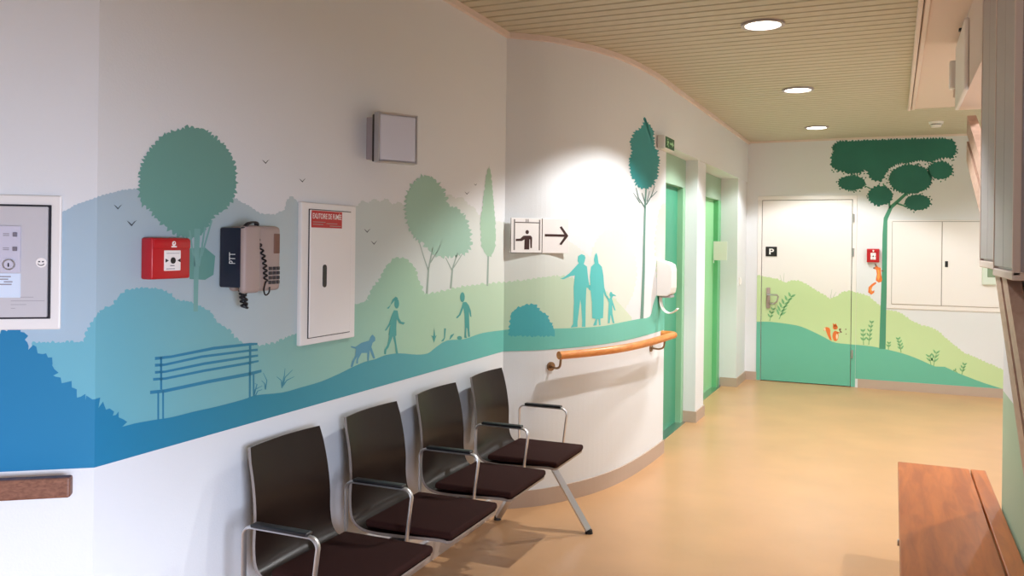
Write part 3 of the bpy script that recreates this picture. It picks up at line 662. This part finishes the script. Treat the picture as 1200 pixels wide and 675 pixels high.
m.tube(catmull([(bx0_+.03,-.064,Hh*.15),(bx0_+.02,-.064,Hh*.03),(bx0_+.028,-.064,-.012),(bx0_+.045,-.064,-.006),(bx0_+.05,-.064,Hh*.06)], 6), .0026, n=6)
m.done('coiled_cord', ph, smooth=True)
# smoke vent cabinet
s0 = onw(348, 320)[0]; s1 = onw(412, 320)[0]; za = onw(380, 239)[1]; zb = onw(380, 400)[1]
p = wp((s0+s1)/2, zb); W = s1-s0; Hh = za-zb
vc = thing('vent_cabinet', 'tall white wall cabinet with red smoke vent sticker and black slot handle', 'cabinet', p, MURAL_RZ)
m = MB().use(M['white']); m.box(-W/2, W/2, -.018, 0, 0, Hh, .004); m.done('cabinet_frame', vc)
m = MB().use(M['shadowgap']); m.box(-W*.385, W*.385, -.0205, -.016, Hh*.045, Hh*.955); m.done('door_joint', vc)
m = MB().use(M['white']); m.box(-W*.375, W*.375, -.024, -.017, Hh*.05, Hh*.95, .002, 1); vd = m.done('cabinet_door', vc)
m = MB().use(M['black']); hw = W*.032; m.prism([(-W*.12+hw*math.cos(a), (Hh*.54 if a < PI else Hh*.42)+hw*math.sin(a)) for a in [PI*k/8 for k in range(9)]+[PI+.001+PI*k/8 for k in range(9)]], lambda u, v, d: Vector((u, d, v)), -.027, -.0235); m.done('slot_handle', vd)
m = MB().use(M['redsign']); m.box(-W*.36, W*.19, -.0256, -.0238, Hh*.825, Hh*.945); st = m.done('red_sticker', vd)
text_mesh('EXUTOIRE DE FUMÉE', 'sticker_lettering', M['signwhite'], st, -W*.345, W*.175, Hh*.888, Hh*.936, -.0262, bold=.01)
m = MB().use(M['p_cypress']); m.use(M['greyplastic'])
for i, (a, b) in enumerate(((-.34,-.12),(-.34,-.16),(-.1,.1),(-.04,.17))): m.box(W*a, W*b, -.0262, -.0255, Hh*(.862-.013*(i%2)-.004*i), Hh*(.867-.013*(i%2)-.004*i))
m.done('sticker_small_print', st)
# square wall lamp, tilted out of the wall plane
loc, rz, s_, z_ = wall_frame(446, 164, .03); loc = wp(s_, z_)
p0 = onw(432, 163, .05); p1 = onw(484, 163, .05); Hh = .205
lm = thing('wall_lamp', 'square frosted wall lamp with grey rim high on the mural wall', 'lamp', loc, MURAL_RZ)
W = .185
m = MB().use(M['casegrey']); m.box(-W*.42, W*.42, -.03, .0, -Hh*.42, Hh*.42, .003); m.done('back_plate', lm)
m = MB().use(M['alu']); m.box(-W/2, W/2, -.075, -.045, -Hh/2, Hh/2, .006, 2); 
m.use(M['shadowgap']); m.box(-W*.47, W*.47, -.05, -.02, -Hh*.47, Hh*.47, .004)
o = m.done('lamp_rim', lm); 
m = MB().use(M['lampglass']); m.box(-W*.45, W*.45, -.083, -.07, -Hh*.45, Hh*.45, .006, 3); g = m.done('lamp_glass', lm)
m = MB().use(M['alu'])
for a in (-1, 1): m.box(a*W*.475-W*.02, a*W*.475+W*.02, -.084, -.07, -Hh*.49, Hh*.49, .0015, 1); m.box(-W*.45, W*.45, -.084, -.07, a*Hh*.475-Hh*.015, a*Hh*.475+Hh*.015, .0015, 1)
m.done('lamp_bezel', lm)
for c in lm.children:
    if c.name.startswith(('lamp_',)): c.rotation_euler = (0, 0, math.radians(-30)); c.location = (0.0, -.058, 0)
# lift sign on the curve
s0, z1 = onw(596, 256); s1, z0 = onw(632, 296); sm = onw(614, 276)[0]; i = seg_of(sm); dd = PATH[i+1]-PATH[i]; sgrz = math.atan2(dd.y, dd.x)
s2 = onw(663.5, 276)[0]
i2 = seg_of((s0+s2)/2); pa = wp(s0, 0); pb = wp(s2, 0); d2 = (pb-pa); sgrz = math.atan2(d2.y, d2.x); Wt = d2.length
nrm = Vector((d2.y, -d2.x, 0)).normalized(); bulge = max((wp(s0+(s2-s0)*k/20, 0)-pa).dot(nrm) for k in range(21))
p = pa+nrm*(bulge+.002); zlo = onw(630, 296.5)[1]; zhi = onw(630, 256)[1]; p.z = zlo; Hh = zhi-zlo
sg = thing('lift_sign', 'white sign with lift passenger pictogram and brown arrow pointing along the corridor', 'sign', p, sgrz)
k1 = Wt*.535
m = MB().use(M['signwhite']); m.box(0, k1, -.006, 0, 0, Hh, .001, 1); pcs = m.done('pictogram_plate', sg)
m = MB().use(M['signwhite']); m.box(k1+.002, Wt, -.005, 0, 0, Hh, .001, 1); aps = m.done('arrow_plate', sg)
fn = lambda u, v, d: Vector((u, d, v))
m = MB().use(M['greyink'])
m.box(k1*.09, k1*.13, -.0068, -.0058, Hh*.08, Hh*.96); m.box(k1*.89, k1*.93, -.0068, -.0058, Hh*.08, Hh*.96)
m.use(M['brownink']); m.box(k1*.13, k1*.89, -.0068, -.0058, Hh*.86, Hh*.885); m.box(k1*.47, k1*.49, -.0068, -.0058, Hh*.89, Hh*.97); m.box(k1*.53, k1*.55, -.0068, -.0058, Hh*.89, Hh*.97)
m.box(0, k1, -.0066, -.0058, 0, Hh*.012); m.box(0, k1*.012, -.0066, -.0058, 0, Hh); m.box(k1*.985, k1, -.0066, -.0058, 0, Hh)
m.done('lift_car_outline', pcs)
m = MB().use(M['brownink']); q = lambda pts: [((x-150)/350*k1, (540-y)/380*Hh) for x, y in pts]
m.prism(q(ell(330,312,19,22)), fn, -.007, -.0058); m.prism(q([(205,388),(255,384),(290,352),(370,350),(386,372),(384,486),(368,486),(364,392),(356,392),(354,502),(300,502),(302,392),(272,410),(205,412)]), fn, -.007, -.0058); m.done('passenger_mark', pcs)
m = MB().use(M['brownink']); q = lambda pts: [(k1+(x-505)/300*(Wt-k1), (540-y)/380*Hh) for x, y in pts]
m.prism(q([(535,330),(755,330),(700,252),(722,240),(800,346),(722,450),(700,440),(755,358),(535,356)]), fn, -.0062, -.0048); m.done('arrow_mark', aps)
# curved beech handrail
so = onw(655, 418, .10)[0]; ZR = .872
prof = []
s_ = so; sEnd = SE-.13
while s_ < sEnd: prof.append(wp(s_, ZR, .10)); s_ += .06
prof.append(wp(sEnd, ZR, .105))
for k in range(1, 7):
    a = PI/2*k/6; prof.append(wp(sEnd+.055*math.sin(a), ZR, .05+.055*math.cos(a)))
prof.append(wp(sEnd+.055, ZR, .003))
base = prof[0].copy(); base.z = ZR
hr = thing('handrail', 'curved orange beech handrail on the curved wall under the painted couple', 'handrail', base)
m = MB().use(M['rail']); m.tube([v-base for v in prof], .0235, n=16); m.done('rail', hr, smooth=True)
for s_ in (so+.012, SE-.34):
    a = wp(s_, ZR, .10); b = wp(s_, ZR, .0); n = (a-b).normalized()
    m = MB().use(M['brass']); r0 = b+Vector((0,0,-.075)); m.cyl(r0-base, r0+n*.01-base, .026, n=24); m.cyl(r0+n*.008-base, r0+n*.016-base, .014, n=20)
    m.tube([v-base for v in catmull([r0+n*.01, r0+n*.06+Vector((0,0,-.004)), r0+n*.092+Vector((0,0,.012)), a+Vector((0,0,-.02))], 5)], .0065, n=10); m.done('bracket', hr, smooth=True)
# soap dispenser at the wall's end
sd = onw(777, 325, .05)[0]; p = wp(SE-.145, 0); zt = 1.405; zb_ = 1.15; p.z = zb_; i = seg_of(SE-.1); d2 = PATH[i+1]-PATH[i]
ds = thing('soap_dispenser', 'white hand gel dispenser with curved drip tray beside the first lift door', 'dispenser', p, math.atan2(d2.y, d2.x))
h = zt-zb_
m = MB().use(M['white'])
prof2 = [(0,0),(-.075,0),(-.10,.02),(-.108,.06),(-.108,h*.72),(-.100,h*.86),(-.07,h*.93),(0,h)]
m.prism(prof2, lambda u, v, d: Vector((d, u, v)), -.07, .075); o = m.done('dispenser_case', ds)
bv = o.modifiers.new('bevel', 'BEVEL'); bv.width = .014; bv.segments = 3; bv.limit_method = 'ANGLE'
m = MB().use(M['casegrey']); m.box(-.05, .055, -.098, -.02, -.012, .004, .004); m.done('nozzle', ds)
m = MB().use(M['white']); m.tube(catmull([(0,-.012,.01),(0,-.014,-.05),(0,-.035,-.10),(0,-.075,-.122),(0,-.115,-.108),(0,-.135,-.088)], 6), (.035,.006), n=12, flat=(1,0,0)); m.done('drip_tray', ds, smooth=True)
# exit sign
p = Vector((XC+.002, 5.86, 2.19))
ex = thing('exit_sign', 'small green exit sign in white case over the first lift opening', 'sign', p, PI/2)
m = MB().use(M['white']); m.box(0, .27, -.055, 0, -.006, .088, .006); m.done('sign_case', ex)
m = MB().use(M['greenglow']); m.box(.012, .26, -.059, -.053, .002, .08); fc = m.done('sign_face', ex)
m = MB().use(M['glowwhite'])
m.prism([(0.055,0.062),(0.064,0.069),(0.073,0.062),(0.064,0.055)], fn, -.0605, -.0588); m.prism([(0.039,0.044),(0.078,0.055),(0.101,0.040),(0.098,0.035),(0.078,0.046),(0.072,0.032),(0.090,0.011),(0.082,0.011),(0.064,0.030),(0.047,0.016),(0.043,0.021),(0.061,0.040)], fn, -.0605, -.0588)
m.prism([(0.133,0.048),(0.195,0.048),(0.195,0.062),(0.242,0.040),(0.195,0.019),(0.195,0.033),(0.133,0.033)], fn, -.0605, -.0588); m.done('exit_symbol', fc)
# notice by the second lift
m = MB().use(M['signwhite']); m.box(-1.742, -1.60, 9.12, 9.126, 1.36, 1.56, .001, 1); m.box(-1.742, -1.735, 9.12, 9.13, 1.33, 1.38)
nt_ = tag(m.done('notice_card', loc=None), 'white card notice fixed at the second lift door frame', 'notice')
m = MB().use(M['white']); z = H+ray(864,328).z*9.6; m.box(XC-.014, XC+.002, 9.48, 9.56, z-.04, z+.04, .004); sw = tag(m.done('light_switch'), 'small white light switch on the narrow wall past the second lift', 'switch')
m = MB().use(M['signwhite']); m.box(XC+.001, XC+.006, 9.495, 9.545, z-.026, z+.026, .002, 1); m.done('rocker', sw)

# ------------------------------------------------------------------ beam seating, four seats
seatroot = thing('beam_seating', 'row of four dark brown beam seats with steel armrests along the mural wall', 'seating', (-1.4455, 3.17, 0), math.radians(1.1))
prof = catmull([(0,.430),(-.04,.436),(-.18,.428),(-.31,.424),(-.375,.434),(-.412,.466),(-.424,.53),(-.424,.62),(-.436,.72),(-.462,.835)], 5)
def shell(yc):
    T = .011; n = len(prof); rows = []; m = MB().use(M['shell'])
    for i, p in enumerate(prof):
        t = (prof[min(i+1, n-1)]-prof[max(i-1, 0)]).normalized(); nn = Vector((-t.y, t.x))
        f = i/(n-1); w = .212-.020*max(0, (f-.45)/.55)
        if f < .06: w -= .02*(1-f/.06)**2
        if f > .96: w -= .006*((f-.96)/.04)
        sag = .018*max(0, min(1, (f-.5)/.25))
        row = []
        for side, off in ((1, -T/2), (-1, T/2)):
            for k in range(9):
                v = -1+2*k/8; v = v if side == 1 else -v
                q = p+nn*off; b = sag*(1-v*v)
                row.append(m.bm.verts.new((q.x-b, yc+v*w, q.y)))
        rows.append(row)
    L = 18
    for a, b in zip(rows, rows[1:]):
        for k in range(L):
            f = m.bm.faces.new((a[k], a[(k+1)%L], b[(k+1)%L], b[k])); 
            m.use(M['ply'] if k in (8, 17) else M['shell']); f.material_index = m.cur
    m.use(M['ply']); m._tag([m.bm.faces.new(rows[0]), m.bm.faces.new(rows[-1][::-1])])
    return m.done('seat_shell', seatroot, smooth=True)
SY = [-.808, -.266, .283, .833]
for yc in SY:
    sh = shell(yc)
    m = MB().use(M['cushion']); rows = []
    CN = [(.004,.1),(-.02,.0),(-.1,0),(-.2,0),(-.3,0),(-.375,0)]
    m.box(-.358, .006, yc-.206, yc+.206, .437, .466, .012, 3)
    c = m.done('seat_cushion', sh, smooth=True)
    m = MB().use(M['alu']); m.box(-.29, -.17, yc-.08, yc+.08, .398, .422, .004); m.box(-.36, -.06, yc-.1, yc-.08, .405, .424); m.box(-.36, -.06, yc+.08, yc+.1, .405, .424); m.done('seat_bracket', seatroot)
AY = [-1.105, -.553, -.001, .550, 1.102]
for ya in AY:
    m = MB().use(M['alu'])
    pts = []
    x0, x1, zt, r = -.385, -.112, .628, .03
    pts += [(x0, ya, .425), (x0, ya, zt-r)]
    for k in range(1, 6): a = PI/2*k/6; pts.append((x0+r-r*math.cos(a), ya, zt-r+r*math.sin(a)))
    pts += [(x0+r, ya, zt), (x1-r, ya, zt)]
    for k in range(1, 6): a = PI/2*k/6; pts.append((x1-r+r*math.sin(a), ya, zt-r+r*math.cos(a)))
    pts += [(x1, ya, zt-r), (x1-.012, ya, .50), (x1-.022, ya, .415)]
    m.tube(pts, (.011,.0055), n=12, flat=(0,1,0))
    m.tube([(x0, ya, .427), (x0+.06, ya, .412), (x1-.022, ya, .416)], (.011,.0055), n=10, flat=(0,1,0))
    arm = m.done('armrest', seatroot, smooth=True)
    m = MB().use(M['black']); m.box(x0+.035, x1-.03, ya-.017, ya+.017, zt+.003, zt+.015, .005, 3); m.done('arm_pad', arm, smooth=True)
m = MB().use(M['alu']); m.box(-.275, -.195, -1.13, 1.13, .355, .398, .008, 2); m.done('beam', seatroot)
for a, b in ((1.128,1.136),(-1.136,-1.128)):
    m = MB().use(M['black']); m.box(-.278, -.192, a, b, .352, .401, .003); m.done('beam_cap', seatroot)
for yl in (-.56, 1.06):
    for sx, fx in ((1, .028), (-1, -.485)):
        m = MB().use(M['alu']); x0 = -.235+sx*.03
        a = Vector((x0, yl, .375)); b = Vector((fx, yl, .018)); t = (b-a).normalized()
        m.tube([a, b], (.026,.02), n=4, flat=(0,1,0)); lg = m.done('leg', seatroot)
        m = MB().use(M['black']); m.cyl((fx+sx*.004, yl, 0), (fx+sx*.004, yl, .02), .021, .017, n=18); m.done('foot_glide', lg)
    m = MB().use(M['alu']); m.box(-.29, -.18, yl-.022, yl+.022, .335, .40, .006); m.done('leg_clamp', seatroot)

# ------------------------------------------------------------------ right side
bn = thing('wooden_bench', 'varnished brown wooden bench standing against the sage green wall', 'bench', (.03, 4.64, 0))
m = MB().use(M['bench']); m.box(0, .312, -3.4, 0, .412, .45, .005, 2); m.done('seat_board', bn)
m = MB().use(M['bench']); m.box(.318, .382, -3.4, 0, .412, .45, .005, 2); m.done('back_board', bn)
for y in (-.55, -2.85):
    m = MB().use(M['bench']); m.box(.05, .095, y-.03, y+.03, 0, .412, .006); m.done('leg', bn)
    m = MB().use(M['bench']); m.box(.30, .345, y-.03, y+.03, 0, .412, .006); m.done('leg', bn)
    m = MB().use(M['bench']); m.box(.095, .30, y-.02, y+.02, .33, .40, .004); m.done('cross_bar', bn)
m = MB().use(M['bench']); m.box(.095, .13, -2.85, -.55, .345, .405, .004); m.done('apron', bn)
m = MB().use(M['steel']); m.cyl((-.006, -1.2, .425), (.002, -1.2, .425), .012, n=14); m.done('bolt_head', bn)
# sloping boards along the wall
def sloped(name, zo, h, x, th, mt, parent):
    m = MB().use(mt); low = [(2.98,.80),(3.9,1.42),(5.42,2.0)]
    m.prism([(y, z+zo) for y, z in low]+[(y, z+zo+h) for y, z in low[::-1]], lambda u, v, d: Vector((d, u, v)), x-th, x)
    return m.done(name, parent)
sl = thing('sloping_rail', 'pale wooden rail of two boards sloping up past the sage green wall end', 'rail')
sloped('lower_board', 0, .11, .413, .045, M['slope'], sl)
sloped('upper_board', .155, .10, .413, .045, M['slope'], sl)
sloped('groove', .105, .055, .405, .008, M['darkrail'], sl)
# grey wall cases under the header
def wall_case(label, y0, y1, z0, z1, x0, mt, group='grey wall cases on the right'):
    t = thing('wall_case', label, 'cabinet', (XR, (y0+y1)/2, z0), -PI/2, group); w = (y1-y0)/2; h = z1-z0; d = XR-x0
    m = MB().use(mt); m.box(-w, w, -d+.012, 0, .0, h, .004); m.done('case_body', t)
    m = MB().use(M['casegrey']); m.box(-w+.01, -.003, -d, -d+.014, .02, h-.02, .003); m.done('case_door', t)
    m = MB().use(M['casegrey']); m.box(.003, w-.01, -d, -d+.014, .02, h-.02, .003); m.done('case_door', t)
    m = MB().use(M['trim']); m.box(-w-.004, -w+.012, -d-.003, -d+.018, 0, h, .002, 1); m.box(w-.012, w+.004, -d-.003, -d+.018, 0, h, .002, 1); m.box(-w-.004, w+.004, -d-.003, -d+.03, -.014, .012, .003, 1); m.done('edge_strip', t)
    return t
wall_case('pale grey wall case with ivory edges at the far end of the sage wall', 3.48, 4.05, 1.445, CZ-.02, .33, M['casepale'])
wall_case('darker grey wall case nearer than the ivory-edged case, above the bench', 2.92, 3.46, 1.425, CZ-.02, .325, M['casegrey'])
t = thing('header_box', 'long white box fixed high on the header above the sloping boards', 'fixture', (.33, 5.1, 2.29), -PI/2)
m = MB().use(M['white']); m.box(-.34, .34, -.022, 0, 0, .36, .008, 2); m.done('box_case', t); m = MB().use(M['black']); m.box(.02, .06, -.03, -.004, .362, .375, .002, 1); m.done('box_clip', t)
t = thing('header_sensor', 'small white sensor at the far end of the header', 'sensor', (.30, 5.475, 2.42), 0)
m = MB().use(M['white']); m.box(-.02, .05, -.02, .05, 0, .16, .01, 2); m.done('sensor_case', t); m = MB().use(M['trim']); m.cyl((.012, .01, -.05), (.012, .01, 0), .012, n=12); m.done('sensor_eye', t)
x0, z1 = onfar(1151, 308); x1, z0 = onfar(1167, 334)
t = thing('wall_intercom', 'pale green wall box with dark green window hanging a thin cable on far wall', 'intercom', ((x0+x1)/2, FARY, z0))
w = (x1-x0)/2; h = z1-z0
m = MB().use(M['devbody']); m.box(-w, w, -.05, 0, 0, h, .008, 2); m.done('intercom_case', t)
m = MB().use(M['devgreen']); m.box(-w*.3, w*.85, -.055, -.046, h*.35, h*.97, .004); m.done('intercom_window', t)
m = MB().use(M['greyink']); m.tube([(-w*.2, -.012, 0), (-w*.2, -.01, -.18)], .004, n=8); m.done('cable', t)
# smoke detector on the ceiling
sdx, sdy = .35, 8.93
t = thing('smoke_detector', 'small round white smoke detector on the ceiling near the far wall', 'detector', (sdx, sdy, CZ))
m = MB().use(M['white']); m.cyl((0,0,-.022), (0,0,-.0005), .06, .066, n=32); m.cyl((0,0,-.05), (0,0,-.03), .042, .05, n=32); m.done('detector_head', t, smooth=True)
m = MB().use(M['shadowgap']); m.cyl((0,0,-.03), (0,0,-.022), .04, n=24); m.done('detector_slot', t)

# ------------------------------------------------------------------ lamps and daylight
def downlight(x, y, label, power, first=None, cone=124, blend=.25):
    if first is None:
        t = thing('downlight', label, 'lamp', (x, y, CZ), 0, 'recessed ceiling downlights')
        m = MB().use(M['casegrey']); m.ring((0,0), .094, .114, -.012, -.0005); m.done('rim', t, smooth=True)
        m = MB().use(M['diffuser']); m.cyl((0,0,-.006), (0,0,-.002), .095, n=40); m.done('diffuser', t)
    else:
        t = copy_tree(first); t.location = (x, y, CZ); t['label'] = label
    ld = bpy.data.lights.new('downlight beam', 'SPOT'); ld.energy = power; ld.color = (.985, .995, 1.0); ld.spot_size = math.radians(cone); ld.spot_blend = blend; ld.shadow_soft_size = .035
    lo = bpy.data.objects.new('downlight_beam', ld); C.objects.link(lo); lo.location = (x, y, CZ-.03)
    return t
PW = 100; DAY = 395
d0 = downlight(-.653, 4.72, 'largest and nearest round lit downlight in the slatted ceiling', PW)
downlight(-.674, 6.76, 'middle one of the three round lit downlights in the slatted ceiling', PW, d0)
downlight(-.709, 8.937, 'smallest round lit downlight, the one closest to the far wall', PW*.68, d0)
downlight(1.2, 5.3, 'unseen added downlight over the recess just behind the sage wall end', PW*.9, d0, 158, .3)  # out-of-view lamp added to brighten the lower left wall and seats
downlight(1.25, 7.9, 'unseen added downlight over the deep end of the recess', PW*.7, d0, 150, .3)  # extra out-of-view lamp, added to lift the right part of the far wall
def area(name, loc, rot, sx, sy, e, col):
    ld = bpy.data.lights.new(name, 'AREA'); ld.shape = 'RECTANGLE'; ld.size = sx; ld.size_y = sy; ld.energy = e; ld.color = col
    o = bpy.data.objects.new(name.replace(' ', '_'), ld); C.objects.link(o); o.location = loc; o.rotation_euler = rot; return o
area('window daylight', (2.3, -.45, 1.45), (0, PI/2, 0), 1.3, 3.6, DAY, (.73, .80, 1.0))
w = bpy.data.worlds.new('sky'); bpy.context.scene.world = w; w.use_nodes = True
bg = w.node_tree.nodes['Background']; bg.inputs['Color'].default_value = (.70, .82, 1.0, 1); bg.inputs['Strength'].default_value = 1.0

# ------------------------------------------------------------------ camera
cam = bpy.data.cameras.new('camera'); cam.sensor_width = 36; cam.lens = F*36/1200; cam.shift_y = (Y0-337.5)/1200; cam.clip_start = .02
co = bpy.data.objects.new('camera', cam); C.objects.link(co)
fw = Vector((-math.sin(YAW), math.cos(YAW), 0)); rt = Vector((math.cos(YAW), math.sin(YAW), 0)); up = Vector((0,0,1))
c, s = math.cos(ROLL), math.sin(ROLL)
X = rt*c+up*s; Yv = -rt*s+up*c
mx = Matrix((X, Yv, -fw)).transposed().to_4x4(); mx.translation = Vector((0, 0, H)); co.matrix_world = mx
sc_ = bpy.context.scene; sc_.camera = co
vs = sc_.view_settings; vs.view_transform = 'Standard'; vs.look = 'None'; vs.exposure = .46; vs.gamma = 1; vs.use_curve_mapping = False
sc_.cycles.max_bounces = 8; sc_.cycles.diffuse_bounces = 5
